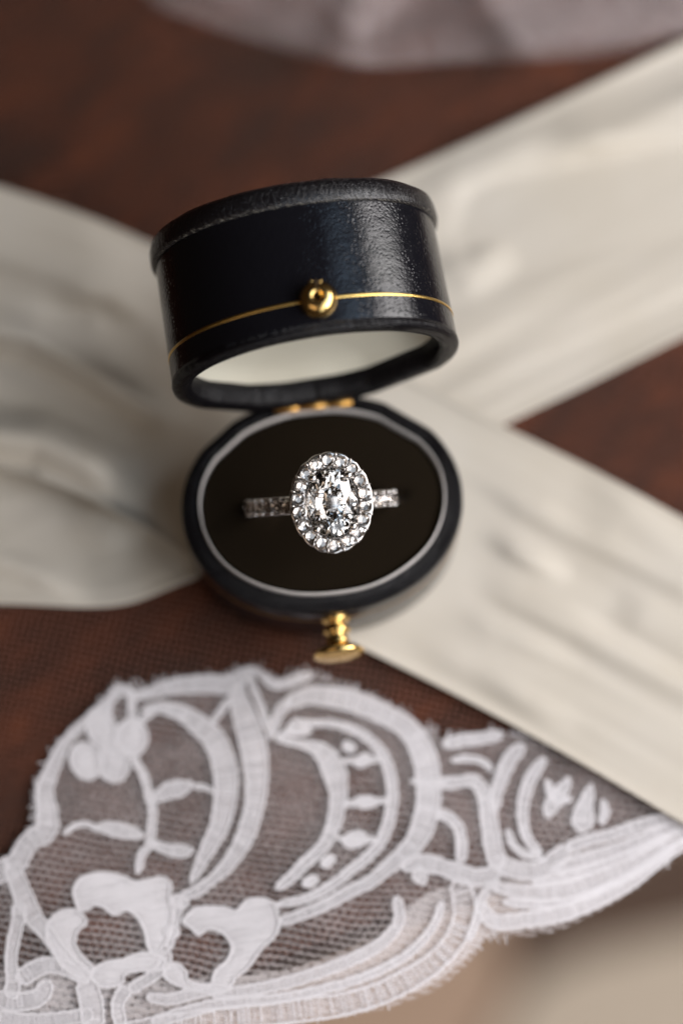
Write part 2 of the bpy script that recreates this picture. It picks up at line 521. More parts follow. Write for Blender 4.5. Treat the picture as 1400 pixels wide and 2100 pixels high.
# the strip that runs from upper left to lower right, on top
foldsA = [([(-80, 660), (60, 690), (190, 760), (300, 830), (400, 900)], 40, 5.40),
          ([(-60, 800), (80, 800), (200, 850), (330, 960)], 55, -1.69),
          ([(-60, 880), (80, 900), (180, 950), (330, 1060)], 50, 4.39),
          ([(-60, 965), (80, 985), (200, 1040), (300, 1085), (400, 1150)], 16, 2.86),
          ([(-60, 500), (120, 560), (330, 660)], 60, 2.70), ([(30, 640), (200, 640), (340, 720)], 30, -1.35),
          ([(-60, 420), (150, 480), (320, 560)], 40, 1.17),
          # right half
          ([(930, 960), (1080, 1040), (1250, 1120), (1420, 1200)], 34, 1.04),
          ([(960, 1080), (1060, 1130), (1180, 1190)], 25, 1.28),
          ([(930, 1170), (1060, 1240), (1180, 1290), (1420, 1420)], 29, 1.04),
          ([(1250, 1230), (1420, 1320)], 34, 0.72), ([(1150, 1230), (1420, 1390)], 25, -0.56),
          ([(880, 1230), (1010, 1300), (1200, 1370)], 29, 0.72),
          ([(960, 1370), (1080, 1440), (1200, 1500)], 27, 0.64), ([(1020, 1490), (1420, 1690)], 18, 0.56),
          ([(1180, 980), (1300, 1060), (1420, 1160)], 39, 0.88), ([(1100, 1030), (1260, 1110)], 23, -0.48)]
rA = ribbon('silk_ribbon', [(-120, 345), (0, 382), (160, 435), (310, 498), (500, 590), (700, 700), (870, 790), (1030, 872), (1220, 965), (1400, 1062), (1560, 1150)],
            [(-120, 930), (0, 962), (90, 985), (200, 1032), (300, 1085), (400, 1150), (560, 1245), (745, 1332), (960, 1440), (1180, 1560), (1400, 1690), (1560, 1780)],
            1.5, foldsA, M['ribbonA'], nu=220, nv=80, seed=9, wr=.75)
tag(rA, 'rumpled cream silk ribbon running from left edge to lower right, directly under the box', 'ribbon', 'cream silk ribbons crossing under the box')

# ------------------------------------------------------------------ veil: tulle, folds, lace border
VEIL = empty('lace_veil', (0, 0, 0))
tag(VEIL, 'sheer white tulle veil with scalloped floral lace border spread on the table', 'veil')
def sheet(name, poly, zf, mat, step, parent):
    """fills a pixel polygon with a fine grid lying at height zf(x, y)"""
    d = catmull(list(poly) + [poly[0]], 14)[:-1]
    bd = [Vector(p[:2]) for p in d]
    xs = [p.x for p in bd]; ys = [p.y for p in bd]
    pts = list(bd); pl = [tuple(p) for p in bd]
    y = min(ys) + step / 2
    while y < max(ys):
        x = min(xs) + step / 2
        while x < max(xs):
            q = (x + random.uniform(-.2, .2) * step, y + random.uniform(-.2, .2) * step)
            if inside(q, pl): pts.append(Vector(q))
            x += step
        y += step
    n = len(bd)
    r = geometry.delaunay_2d_cdt(pts, [], [list(range(n))], 1, 1e-4)
    vs_ = []
    for v in r[0]:
        z = zf(v.x, v.y); p = px(v.x, v.y, z); vs_.append((p.x, p.y, z))
    return build(name, vs_, [tuple(f) for f in r[2]], mat, parent)

def tull_z(x, y):
    return .32 + .12 * noise.noise(Vector((x * .004, y * .004, 2)))
sheet('tulle_ground', [(-200, -250), (1600, -250), (1700, 1540), (1450, 1635), (1000, 1800), (700, 1915), (400, 2030), (-200, 2230)], tull_z, M['tulle'], 40, VEIL)
def fold_z(k):
    def f(x, y):
        return 2.2 + k * .9 + 2.2 * math.exp(-((x - 715 - (60 - y) * .3) / 55) ** 2) + 2.4 * math.exp(-((x - 1060 + (90 - y) * .5) / 60) ** 2) \
            + 1.5 * noise.noise(Vector((x * .006 + k * 7, y * .01, k)))
    return f
for k, poly in enumerate(([(230, -200), (300, -10), (400, 42), (520, 82), (650, 118), (760, 138), (900, 128), (1100, 122), (1280, 105), (1400, 66), (1560, 20), (1560, -200)],
                          [(330, -200), (430, -20), (560, 60), (700, 118), (790, 132), (960, 118), (1130, 108), (1330, 82), (1560, 10), (1560, -200)],
                          [(560, -200), (640, -30), (690, 40), (730, 70), (800, 40), (850, -30), (880, -200)],
                          [(930, -200), (980, -20), (1030, 50), (1070, 88), (1180, 84), (1330, 70), (1560, 0), (1560, -200)])):
    sheet('veil_fold', poly, fold_z(k), M['veilthin' if k == 1 else 'veil'], 26, VEIL)

def lace_z(x, y):
    e = edge_px(x)
    over = max(0, y - e - 10)
    z = 1.0 + .55 * noise.noise(Vector((x * .0045, y * .0045, 5))) + 1.0 * sstep(1700, 2100, y) * sstep(500, 0, x)
    return z - .00008 * over * over

LACE_OUT = [(-90, 1850), (10, 1775), (55, 1722), (72, 1680), (74, 1620), (92, 1572), (112, 1540), (162, 1480), (218, 1432), (244, 1404),
            (300, 1405), (390, 1386), (468, 1386), (500, 1368), (532, 1368), (560, 1392), (640, 1376), (712, 1408), (785, 1440), (835, 1466), (884, 1498),
            (910, 1512), (1025, 1500), (1130, 1530), (1300, 1610), (1500, 1640), (1520, 1660), (1400, 1742), (1364, 1772), (1293, 1830), (1221, 1873), (1129, 1914),
            (1036, 1924), (1000, 1923), (966, 1970), (900, 2027), (829, 2057), (757, 2077), (620, 2096), (480, 2150), (380, 2220), (-90, 2220)]
sheet('lace_ground', LACE_OUT, lambda x, y: lace_z(x, y), M['lacenet'], 24, VEIL)
sheet('lace_underlayer', [(-90, 2030), (60, 1990), (200, 2020), (360, 2010), (520, 2000), (640, 1975), (760, 1930), (850, 1850), (930, 1815), (1060, 1800),
                          (1200, 1735), (1350, 1690), (1500, 1650), (1510, 1665), (1400, 1735), (1290, 1825), (1200, 1872), (1120, 1905), (1010, 1918), (960, 1962), (880, 2022),
                          (750, 2070), (600, 2095), (470, 2150), (-90, 2220)], lambda x, y: lace_z(x, y) - .5, M['lacenet2'], 24, VEIL)

class Thread:
    """collects threads as flat three-sided strands, all in photo pixels on the lace surface"""
    def __init__(s): s.v, s.f, s.m = [], [], []
    def add(s, pts, wpx, h=.06, mat=1):
        b = len(s.v); n = len(pts)
        for i, (x, y, z) in enumerate(pts):
            a = pts[max(0, i - 1)]; c = pts[min(n - 1, i + 1)]
            tx, ty = c[0] - a[0], c[1] - a[1]; L = math.hypot(tx, ty) or 1
            w_ = wpx * (.55 if i in (0, n - 1) else 1)
            for sd, up in ((-1, 0), (0, h), (1, 0)):
                X, Y = x - ty / L * w_ * .5 * sd, y + tx / L * w_ * .5 * sd
                zz = lace_z(X, Y) + z + up; p = px(X, Y, zz); s.v.append((p.x, p.y, zz))
        for i in range(n - 1):
            for k in range(2):
                q = b + i * 3 + k; s.f.append((q, q + 1, q + 4, q + 3)); s.m.append(mat)
    def sheet(s, rows):
        b = len(s.v); m = len(rows[0])
        for r in rows:
            for X, Y, z in r:
                zz = lace_z(X, Y) + z; p = px(X, Y, zz); s.v.append((p.x, p.y, zz))
        for i in range(len(rows) - 1):
            for j in range(m - 1):
                q = b + i * m + j; s.f.append((q, q + 1, q + m + 1, q + m)); s.m.append(0)
    def done(s, name, weave):
        o = build(name, s.v, s.f, weave, VEIL); o.data.materials.append(M['cloth'])
        o.data.polygons.foreach_set('material_index', s.m)
        return o

def cord(T_, pts, wpx, z=.08, seed=0, amp=1.6):
    """a wobbling outline cord of two twisted strands"""
    for ph in (0, PI):
        q = []
        for i, p in enumerate(pts):
            a = pts[max(0, i - 1)]; c = pts[min(len(pts) - 1, i + 1)]
            tx, ty = c[0] - a[0], c[1] - a[1]; L = math.hypot(tx, ty) or 1
            o_ = math.sin(i * 1.3 + ph) * wpx * .22 + amp * noise.noise(Vector((i * .45 + seed, ph, 3)))
            q.append((p[0] - ty / L * o_, p[1] + tx / L * o_, z + .04 * math.cos(i * 1.3 + ph)))
        T_.add(q, wpx * .75)

def band(name, pts, seed=0, dens=1.0):
    c = catmull([(x, y, w_ * .80 + 1) for x, y, w_ in pts], 4.0); n = len(c); T_ = Thread(); NA = 5
    rows, le, ri = [], [], []
    for i, (x, y, w_) in enumerate(c):
        a = c[max(0, i - 1)]; b = c[min(n - 1, i + 1)]
        tx, ty = b[0] - a[0], b[1] - a[1]; L = math.hypot(tx, ty) or 1
        tx /= L; ty /= L; nx, ny = -ty, tx
        endf = min(1, (i + .6) / 4, (n - i - .4) / 4)
        hw = max(2.2, w_ / 2) * endf
        e0_ = hw + 2.0 * noise.noise(Vector((i * .3 + seed, 1, 1))); e1_ = hw + 2.0 * noise.noise(Vector((i * .3 + seed, 2, 1)))
        rows.append([(x + nx * (-e0_ + (e0_ + e1_) * k / (NA - 1)) * .9, y + ny * (-e0_ + (e0_ + e1_) * k / (NA - 1)) * .9, .05) for k in range(NA)])
        le.append((x - nx * e0_ * .92, y - ny * e0_ * .92)); ri.append((x + nx * e1_ * .92, y + ny * e1_ * .92))
        for r in range(2):
            if random.random() > dens * .8: continue
            s0 = random.uniform(-1.5, 1.5); sl = random.uniform(-3, 3)
            l0 = e0_ * random.uniform(.85, 1.12) + random.uniform(0, 1.5); l1 = e1_ * random.uniform(.85, 1.12) + random.uniform(0, 1.5)
            T_.add([(x + tx * (s0 - sl) - nx * l0, y + ty * (s0 - sl) - ny * l0, .03), (x + tx * s0 - nx * l0 * .4, y + ty * s0 - ny * l0 * .4, .07),
                    (x + tx * s0 + nx * l1 * .4, y + ty * s0 + ny * l1 * .4, .07), (x + tx * (s0 + sl) + nx * l1, y + ty * (s0 + sl) + ny * l1, .03)], random.uniform(1.3, 2.4))
        if random.random() < .35:      # a stray fibre off the edge
            sd = random.choice((-1, 1)); e = e0_ if sd < 0 else e1_; ln = random.uniform(3, 9); sk = random.uniform(-6, 6)
            T_.add([(x + nx * sd * e * .9, y + ny * sd * e * .9, .05), (x + nx * sd * (e + ln * .5) + tx * sk * .3, y + ny * sd * (e + ln * .5) + ty * sk * .3, .08),
                    (x + nx * sd * (e + ln) + tx * sk, y + ny * sd * (e + ln) + ty * sk, .05)], random.uniform(.9, 1.5))
    if dens > .6: T_.sheet(rows)
    cord(T_, le, 5.6, z=.12, seed=seed, amp=2.6); cord(T_, ri, 5.6, z=.12, seed=seed + 9, amp=2.6)
    return T_.done(name, M['weave'])

def blob(name, poly, seed=0):
    d = [p[:2] for p in catmull(list(poly) + [poly[0]], 4.0)]
    T_ = Thread(); xs = [p[0] for p in d]; ys = [p[1] for p in d]
    ang = random.uniform(-.5, .5); ca, sa = math.cos(ang), math.sin(ang)
    rot = [(x * ca + y * sa, -x * sa + y * ca) for x, y in d]
    y = min(p[1] for p in rot) + 1
    while y < max(p[1] for p in rot):
        hits = []
        for i in range(len(rot) - 1):
            (x1, y1), (x2, y2) = rot[i], rot[i + 1]
            if (y1 > y) != (y2 > y): hits.append(x1 + (x2 - x1) * (y - y1) / (y2 - y1))
        hits.sort()
        for a, b in zip(hits[::2], hits[1::2]):
            a -= random.uniform(-1, 2.5); b += random.uniform(-1, 2.5)
            q = [a, a + (b - a) * .33, a + (b - a) * .66, b]
            T_.add([((x * ca - (y + jy) * sa), (x * sa + (y + jy) * ca), z) for x, z, jy in zip(q, (.03, .07, .07, .03), [random.uniform(-1.2, 1.2) for _ in q])], random.uniform(1.6, 2.8))
        y += 1.9
    cord(T_, d, 6.5, z=.14, seed=seed, amp=2.4)
    bd = [Vector(p) for p in d[:-1]]
    r = geometry.delaunay_2d_cdt(bd, [], [list(range(len(bd)))], 1, 1e-4)
    b = len(T_.v)
    for v in r[0]:
        zz = lace_z(v.x, v.y) + .05; p = px(v.x, v.y, zz); T_.v.append((p.x, p.y, zz))
    for f in r[2]: T_.f.append(tuple(b + k for k in f)); T_.m.append(0)
    return T_.done(name, M['weave'])

def oval(cx, cy_, rx, ry, ang=0, k=14):
    a = math.radians(ang)
    return [(cx + rx * math.cos(t) * math.cos(a) - ry * math.sin(t) * math.sin(a), cy_ + rx * math.cos(t) * math.sin(a) + ry * math.sin(t) * math.cos(a))
            for t in [2 * PI * i / k for i in range(k)]]

bands = [
 ('scallop_edge', [(-40, 1800, 60), (28, 1774, 52), (57, 1728, 46), (92, 1706, 56), (97, 1672, 54), (91, 1625, 42), (99, 1595, 38), (110, 1570, 33), (120, 1545, 28), (140, 1515, 21), (170, 1485, 19), (200, 1460, 18), (225, 1437, 18), (245, 1416, 22), (272, 1418, 22)]),
 ('scallop_edge', [(262, 1425, 18), (290, 1426, 20), (325, 1417, 26), (362, 1407, 36), (400, 1404, 42), (437, 1403, 44), (470, 1404, 40), (500, 1385, 28), (525, 1374, 20)]),
 ('crescent', [(290, 1458, 12), (305, 1455, 18), (332, 1452, 25), (370, 1462, 38), (405, 1485, 50), (435, 1512, 56), (452, 1545, 58), (462, 1587, 62), (462, 1625, 58), (457, 1662, 52), (448, 1697, 46), (434, 1725, 40), (416, 1760, 30), (401, 1791, 18), (390, 1811, 8)]),
 ('scroll', [(488, 1396, 26), (488, 1430, 42), (498, 1462, 55), (512, 1505, 66), (521, 1545, 66), (525, 1587, 60), (525, 1625, 52), (519, 1662, 46), (509, 1697, 46), (501, 1718, 44), (484, 1749, 38), (461, 1780, 30), (436, 1803, 25), (401, 1829, 24), (367, 1840, 20)]),
 ('cord', [(512, 1385, 12), (520, 1412, 12), (534, 1448, 13), (547, 1486, 14), (555, 1503, 14)]),
 ('cord', [(553, 1515, 18), (558, 1500, 20), (570, 1465, 22), (590, 1438, 26)]),
 ('picot', [(528, 1376, 14), (545, 1392, 16), (560, 1404, 16), (580, 1404, 18), (607, 1394, 20), (640, 1384, 16)]),
 ('scallop_edge', [(585, 1445, 30), (630, 1427, 40), (664, 1428, 46), (710, 1435, 52), (750, 1448, 52), (793, 1468, 50), (830, 1490, 50), (856, 1521, 58), (872, 1561, 62), (878, 1607, 62), (877, 1650, 60), (867, 1693, 58), (850, 1728, 50), (823, 1756, 42), (794, 1780, 34), (757, 1810, 30), (721, 1826, 28), (664, 1857, 26), (607, 1880, 24), (570, 1891, 20)]),
 ('cord', [(600, 1478, 8), (636, 1484, 12), (679, 1484, 14), (721, 1496, 18), (756, 1516, 20), (784, 1547, 23), (799, 1587, 25), (804, 1630, 26), (801, 1664, 26), (792, 1699, 26), (776, 1733, 24), (748, 1762, 22), (721, 1783, 21), (687, 1811, 21), (636, 1840, 19), (593, 1851, 15), (565, 1857, 10)]),
 ('crescent', [(565, 1516, 8), (621, 1527, 16), (657, 1541, 40), (678, 1567, 58), (689, 1599, 54), (693, 1630, 42), (690, 1661, 38), (683, 1693, 34), (671, 1721, 30), (653, 1746, 28), (624, 1771, 26), (596, 1800, 24), (565, 1824, 18)]),
 ('stem', [(272, 1548, 14), (280, 1567, 16), (295, 1592, 17), (305, 1632, 18), (313, 1657, 17), (311, 1690, 17), (306, 1731, 16), (291, 1754, 16), (281, 1791, 14)]),
 ('stem', [(268, 1416, 20), (270, 1440, 18), (271, 1485, 20)]),
 ('leaf', [(310, 1645, 10), (325, 1634, 26), (345, 1622, 40), (365, 1618, 40), (382, 1612, 30), (394, 1606, 12)]),
 ('leaf', [(196, 1697, 10), (215, 1697, 26), (243, 1703, 36), (268, 1708, 28), (295, 1716, 14)]),
 ('leaf', [(306, 1722, 12), (325, 1736, 18), (350, 1744, 28), (375, 1746, 30), (396, 1742, 14)]),
 ('cord', [(130, 1712, 9), (141, 1702, 9), (160, 1691, 9), (183, 1692, 9), (205, 1704, 10)]),
 ('scallop_edge', [(20, 1770, 46), (36, 1810, 46), (52, 1850, 50), (70, 1885, 44), (95, 1915, 34), (120, 1950, 34), (150, 1985, 36), (185, 2010, 34)]),
 ('scroll', [(38, 1850, 34), (36, 1890, 30), (26, 1935, 30), (22, 1975, 28), (26, 2015, 34), (20, 2050, 40)]),
 ('petal', [(35, 2015, 40), (60, 1995, 44), (95, 1980, 40), (135, 1988, 34), (180, 2010, 36)]),
 ('scroll', [(-40, 2035, 34), (20, 2055, 46), (80, 2045, 44), (95, 2010, 36)]),
 ('scroll', [(170, 2010, 50), (185, 2050, 60), (190, 2110, 60)]),
 ('scroll', [(-30, 2090, 50), (60, 2098, 46), (130, 2090, 36), (190, 2080, 34)]),
 ('cord', [(0, 2170, 30), (150, 2140, 40), (280, 2110, 40), (420, 2090, 50), (540, 2082, 60), (640, 2070, 60), (700, 2061, 58), (771, 2041, 58), (829, 2014, 58), (877, 1984, 54), (914, 1951, 52), (940, 1914, 54), (951, 1873, 56), (948, 1836, 56), (935, 1805, 48)]),
 ('cord', [(430, 2040, 18), (520, 2030, 26), (600, 2012, 28), (680, 1985, 28), (740, 1960, 28), (790, 1928, 26), (816, 1893, 24), (816, 1862, 24), (812, 1838, 14)]),
 ('scroll', [(820, 1775, 30), (845, 1772, 40), (880, 1772, 44), (915, 1782, 40), (950, 1795, 46), (985, 1800, 40), (1025, 1785, 40)]),
 ('petal', [(850, 1780, 40), (862, 1800, 36), (870, 1815, 12)]),
 ('cord', [(908, 1528, 24), (936, 1521, 26), (989, 1514, 26), (1030, 1506, 22)]),
 ('cord', [(900, 1607, 26), (943, 1604, 26), (971, 1602, 30), (988, 1622, 34), (997, 1650, 38), (1004, 1693, 42), (1010, 1736, 44), (1025, 1771, 44), (1071, 1787, 42), (1114, 1781, 44), (1143, 1758, 42), (1166, 1737, 30)]),
 ('cord', [(890, 1672, 18), (911, 1672, 22), (936, 1692, 24), (946, 1729, 25), (944, 1770, 24)]),
 ('crescent', [(1075, 1528, 22), (1052, 1548, 34), (1033, 1582, 33), (1019, 1621, 29), (1010, 1668, 24)]),
 ('cord', [(1118, 1556, 20), (1102, 1573, 25), (1083, 1607, 28), (1072, 1650, 26), (1072, 1693, 22), (1086, 1728, 20), (1110, 1750, 14)]),
 ('petal', [(1212, 1608, 10), (1206, 1630, 24), (1197, 1657, 40), (1194, 1685, 56), (1192, 1708, 30)]),
 ('petal', [(1166, 1596, 14), (1152, 1620, 30), (1132, 1650, 36), (1118, 1676, 20)]),
 ('scroll', [(1160, 1740, 30), (1204, 1724, 24), (1257, 1711, 26), (1311, 1693, 28), (1364, 1680, 26), (1440, 1662, 26)]),
 ('scroll', [(1130, 1785, 20), (1186, 1766, 30), (1257, 1746, 32), (1311, 1726, 32), (1364, 1704, 30), (1440, 1675, 24)]),
 ('scroll', [(1000, 1812, 18), (1061, 1830, 32), (1150, 1829, 42), (1221, 1807, 46), (1293, 1777, 46), (1364, 1731, 42), (1440, 1690, 30)]),
 ('scallop_edge', [(980, 1850, 26), (1010, 1890, 34), (1079, 1886, 36), (1150, 1874, 40), (1221, 1846, 38), (1293, 1808, 34), (1364, 1754, 30), (1420, 1720, 22)]),

 ('bridge', [(268, 1500, 10), (300, 1470, 10), (318, 1460, 8)]), ('bridge', [(205, 1530, 12), (222, 1545, 12), (238, 1540, 10)]),
 ('bridge', [(150, 1530, 12), (160, 1545, 14), (172, 1556, 10)]), ('bridge', [(225, 1440, 10), (222, 1462, 12), (212, 1480, 10)]),
 ('bridge', [(395, 1612, 8), (420, 1616, 8), (438, 1625, 6)]), ('bridge', [(700, 1560, 8), (742, 1560, 10), (785, 1556, 8)]),
 ('bridge', [(700, 1648, 8), (750, 1645, 12), (798, 1642, 8)]), ('bridge', [(690, 1720, 8), (727, 1722, 10), (775, 1722, 8)]),
 ('bridge', [(600, 1478, 10), (590, 1500, 10), (565, 1512, 8)]), ('bridge', [(840, 1600, 10), (872, 1606, 14), (905, 1606, 12)]),
 ('bridge', [(475, 1430, 10), (455, 1455, 12), (430, 1490, 10)]), ('bridge', [(366, 1845, 18), (362, 1880, 16), (352, 1912, 18), (345, 1950, 18)]),
 ('scroll', [(345, 1950, 26), (330, 1985, 30), (300, 2010, 26), (262, 2032, 30)]), ('scroll', [(262, 2025, 36), (240, 2060, 30), (250, 2110, 30)]),
 ('scroll', [(300, 2045, 20), (345, 2050, 26), (390, 2040, 26), (440, 2030, 20)]), ('scroll', [(310, 2100, 30), (370, 2080, 30), (450, 2060, 26), (560, 2050, 22), (680, 2025, 20), (780, 1990, 18), (850, 1945, 18), (890, 1895, 16), (905, 1850, 14)]),
 ('scroll', [(1090, 1810, 12), (1150, 1800, 16), (1220, 1780, 18), (1290, 1752, 18), (1370, 1712, 16)]), ('scroll', [(1030, 1850, 14), (1090, 1856, 16), (1160, 1850, 16), (1230, 1825, 16), (1300, 1790, 16), (1380, 1738, 14)]),
 ('cord', [(1040, 1700, 12), (1050, 1730, 14), (1075, 1752, 14), (1110, 1757, 12)]), ('petal', [(1120, 1600, 12), (1130, 1625, 22), (1150, 1640, 20), (1172, 1640, 10)]),
 ('petal', [(1235, 1640, 10), (1240, 1665, 18), (1232, 1692, 16)]), ('cord', [(925, 1560, 10), (950, 1556, 12), (985, 1560, 12), (1008, 1580, 12)]),
 ('cord', [(1000, 1820, 16), (985, 1850, 18), (975, 1890, 16), (960, 1930, 16)]),
]
for i, (nm, pts) in enumerate(bands): band(nm, pts, seed=i * 3.7, dens=.5 if max(p[1] for p in pts) > 2085 and nm == 'cord' else 1.0)

def D(*a): return [(x / 3.5, 1680 + y / 3.5) for x, y in a]
def E(*a): return [(350 + x / 3.5, 1680 + y / 3.5) for x, y in a]
blobs = [
 oval(269, 1513, 33, 37), oval(207, 1492, 29, 41, -15), oval(176, 1561, 31, 38, -25), oval(232, 1566, 32, 38, -10),
 D((520, 520), (560, 440), (640, 400), (760, 390), (900, 420), (960, 452), (1060, 440), (1160, 420), (1225, 470), (1215, 560), (1235, 700), (1215, 800), (1180, 900), (1110, 985), (1060, 910), (1040, 820), (1005, 740), (960, 680), (890, 655), (820, 690), (760, 645), (680, 615), (620, 650), (560, 640)),
 D((330, 760), (400, 680), (520, 650), (600, 700), (615, 750), (560, 800), (535, 890), (580, 980), (660, 1060), (640, 1140), (560, 1140), (430, 1050), (380, 950), (330, 850)),
 D((640, 1090), (760, 1030), (880, 1010), (1000, 965), (1100, 975), (1180, 1020), (1150, 1080), (1000, 1090), (900, 1110), (870, 1180), (740, 1210), (660, 1160)),
 E((80, 740), (160, 650), (280, 630), (400, 640), (470, 660), (540, 590), (640, 570), (730, 600), (765, 680), (775, 760), (740, 850), (660, 920), (600, 1000), (540, 1080), (460, 1140), (420, 1200), (300, 1170), (330, 1080), (400, 1020), (440, 930), (410, 860), (350, 805), (270, 785), (200, 830), (140, 780)),
 E((-60, 1050), (40, 1040), (110, 1100), (120, 1160), (220, 1190), (330, 1180), (430, 1200), (340, 1250), (200, 1240), (60, 1200), (-40, 1140)),
 oval(744, 1560, 17, 11, -30), oval(750, 1645, 24, 11, 0), oval(727, 1722, 25, 15, -15), oval(672, 1767, 15, 9, -35), oval(636, 1808, 16, 9, -25),
 oval(612, 1500, 26, 8, -5), oval(715, 1532, 13, 9, 30),
 oval(352, 1912, 15, 12), oval(368, 1850, 18, 12, 30),
]
for i, p in enumerate(blobs): blob('petal', p, seed=50 + i * 2.3)

# stray loops and hairs along the scalloped edge
def fringe():
    vs_, fs = [], []
    edge = [p for p in catmull(LACE_OUT[1:27], 7)] + [p for p in catmull(LACE_OUT[27:40], 30)]
    for i, p in enumerate(edge):
        q = edge[min(i + 1, len(edge) - 1)]; o_ = edge[max(i - 1, 0)]
        tx, ty = q[0] - o_[0], q[1] - o_[1]; L = math.hypot(tx, ty) or 1
        nx, ny = ty / L, -tx / L
        for k in range(random.choice((0, 0, 1, 1, 2))):
            ln = random.uniform(4, 22); sp = random.uniform(-12, 12); w_ = random.uniform(.6, 1.5)
            b0 = len(vs_)
            for s in range(4):
                t = s / 3
                X = p[0] + nx * (ln * t - 7) + tx / L * sp * t * t + random.uniform(-.6, .6)
                Y = p[1] + ny * (ln * t - 7) + ty / L * sp * t * t
                z = lace_z(X, Y) + .1 + .15 * t
                for sd in (-1, 1):
                    pp = px(X + tx / L * w_ * sd, Y + ty / L * w_ * sd, z); vs_.append((pp.x, pp.y, z))
            for s in range(3):
                a = b0 + s * 2; fs.append((a, a + 1, a + 3, a + 2))
    o = build('edge_fringe', vs_, fs, M['cloth'], VEIL); o["kind"] = "stuff"
fringe()

# ------------------------------------------------------------------ the ring box
RB = empty('ring_box', BOX, (0, 0, BOXROT))
tag(RB, 'open oval navy leather ring box with brass fittings and gilt lines', 'ring box')
A0, B0, HB = 19.9, 16.2, 14.0
base = loft('base', [(A0 - 1.2, B0 - 1.2, 0), (A0 - .5, B0 - .5, .25), (A0 - .35, B0 - .35, .8), (A0 - .1, B0 - .1, 7), (A0, B0, 12.6), (A0 - .05, B0 - .05, 13.0)],
            M['leather'], RB, cap_first=True, n=180)
loft('rim', [(A0 + .02, B0 + .02, 12.5), (A0 + .08, B0 + .08, 13.0), (A0 - .05, B0 - .05, 13.6), (A0 - .5, B0 - .5, 13.95), (A0 - 1.2, B0 - 1.2, 14.05), (A0 - 2.1, B0 - 2.1, 13.95), (A0 - 2.5, B0 - 2.45, 13.5), (A0 - 2.6, B0 - 2.6, 10)],
     M['rim'], base, n=180, jit=.04)
loft('gilt_line', [(A0 - .12, B0 - .12, 9.2), (A0 - .02, B0 - .02, 9.24), (A0 - .02, B0 - .02, 9.38), (A0 - .12, B0 - .12, 9.42)], M['oldbrass'], base, n=180)
def cuff():
    n = 200; vs_, fs = [], []
    prof = [(0, 12.0), (.02, 14.3), (.07, 14.6), (.15, 14.64), (.24, 14.5), (.28, 11.0)]
    rings = []
    for d, z in prof: rings.append((outline(A0 - 2.42 - d, B0 - 2.38 - d, n), z))
    for o_, z in rings:
        for i, (x, y) in enumerate(o_):
            a = math.atan2(y, x)
            k = 1 + .003 * math.sin(5 * a + 1) + .002 * math.sin(9 * a)
            q = .14 * noise.noise(Vector((x * .3, y * .3, 4)))
            vs_.append((x * k, y * k, z + (q * 1.6 if z > 13 else 0)))
    for j in range(len(prof) - 1):
        for i in range(n):
            i2 = (i + 1) % n; fs.append((j * n + i, j * n + i2, (j + 1) * n + i2, (j + 1) * n + i))
    return build('lining_cuff', vs_, fs, M['cuff'], base)
cuff()
box('cuff_overlap', (-1.2, B0 - 2.75, 14.55), (2.6, .25, .6), M['cuff'], base, None)
def cushion():
    """velvet pad with a slit along its length"""
    n, m = 120, 26; vs_, fs = [], []
    for j in range(m + 1):
        f = 1 - j / m
        o_ = outline((A0 - 3.0) * max(f, .001), (B0 - 3.0) * max(f, .001), n)
        for x, y in o_:
            z = 13.9 + .5 * (1 - f ** 5)
            z -= 1.6 * math.exp(-((y + .1) / .8) ** 2) * sstep(13, 10, abs(x))
            vs_.append((x, y, z))
    for j in range(m):
        for i in range(n):
            i2 = (i + 1) % n; fs.append((j * n + i, j * n + i2, (j + 1) * n + i2, (j + 1) * n + i))
    return build('velvet_cushion', vs_, fs, M['velvet'], base)
cushion()
kn = lathe('push_button', [(2.0, -.2), (2.0, .35), (1.75, .6), (1.35, .8), (1.3, 1.1), (1.75, 1.4), (2.0, 1.8), (1.8, 2.2), (1.35, 2.5), (1.35, 2.8), (1.65, 3.1), (1.7, 3.4), (1.55, 3.65),
                            (2.1, 4.0), (2.9, 4.4), (3.5, 4.8), (3.65, 5.1), (3.55, 5.5), (2.9, 5.75), (1.5, 6.0), (.1, 6.1)], M['brass'], base, loc=(0, -B0 + .15, 9.4), n=48)
hb = lathe('hinge', [(.35, -5.6), (.5, -5.5), (.5, 5.5), (.35, 5.6)], M['oldbrass'], RB, n=20)
hb.rotation_euler = (0, 0, PI / 2); hb.location = Vector((.3, B0 - 2.1, HB + .75)) * MM
for s in (-3.6, 0, 3.6):
    h2 = lathe('knuckle', [(.4, -1.5), (.62, -1.4), (.62, 1.4), (.4, 1.5)], M['oldbrass'], hb, n=18); h2.location = Vector((0, s, 0)) * MM

# lid: built closed, rim at z = 0, hinge line at y = B0; then opened
LIDH = 22.0
OPEN = math.radians(87.5)
def ltr(z): return 1 - .014 * (z / 18.0)
lid = loft('lid', [(A0 - 2.6, B0 - 2.6, 5.0), (A0 - 2.55, B0 - 2.55, 1.2), (A0 - 2.4, B0 - 2.4, .5)] +
           [(A0 - .08, B0 - .08, .5)] + [(A0 * ltr(z), B0 * ltr(z), z) for z in (.9, 2, 4, 6, 8, 10, 12, 14, 16, 18, 18.9)], M['leather'], RB, n=180, flat=HARD)
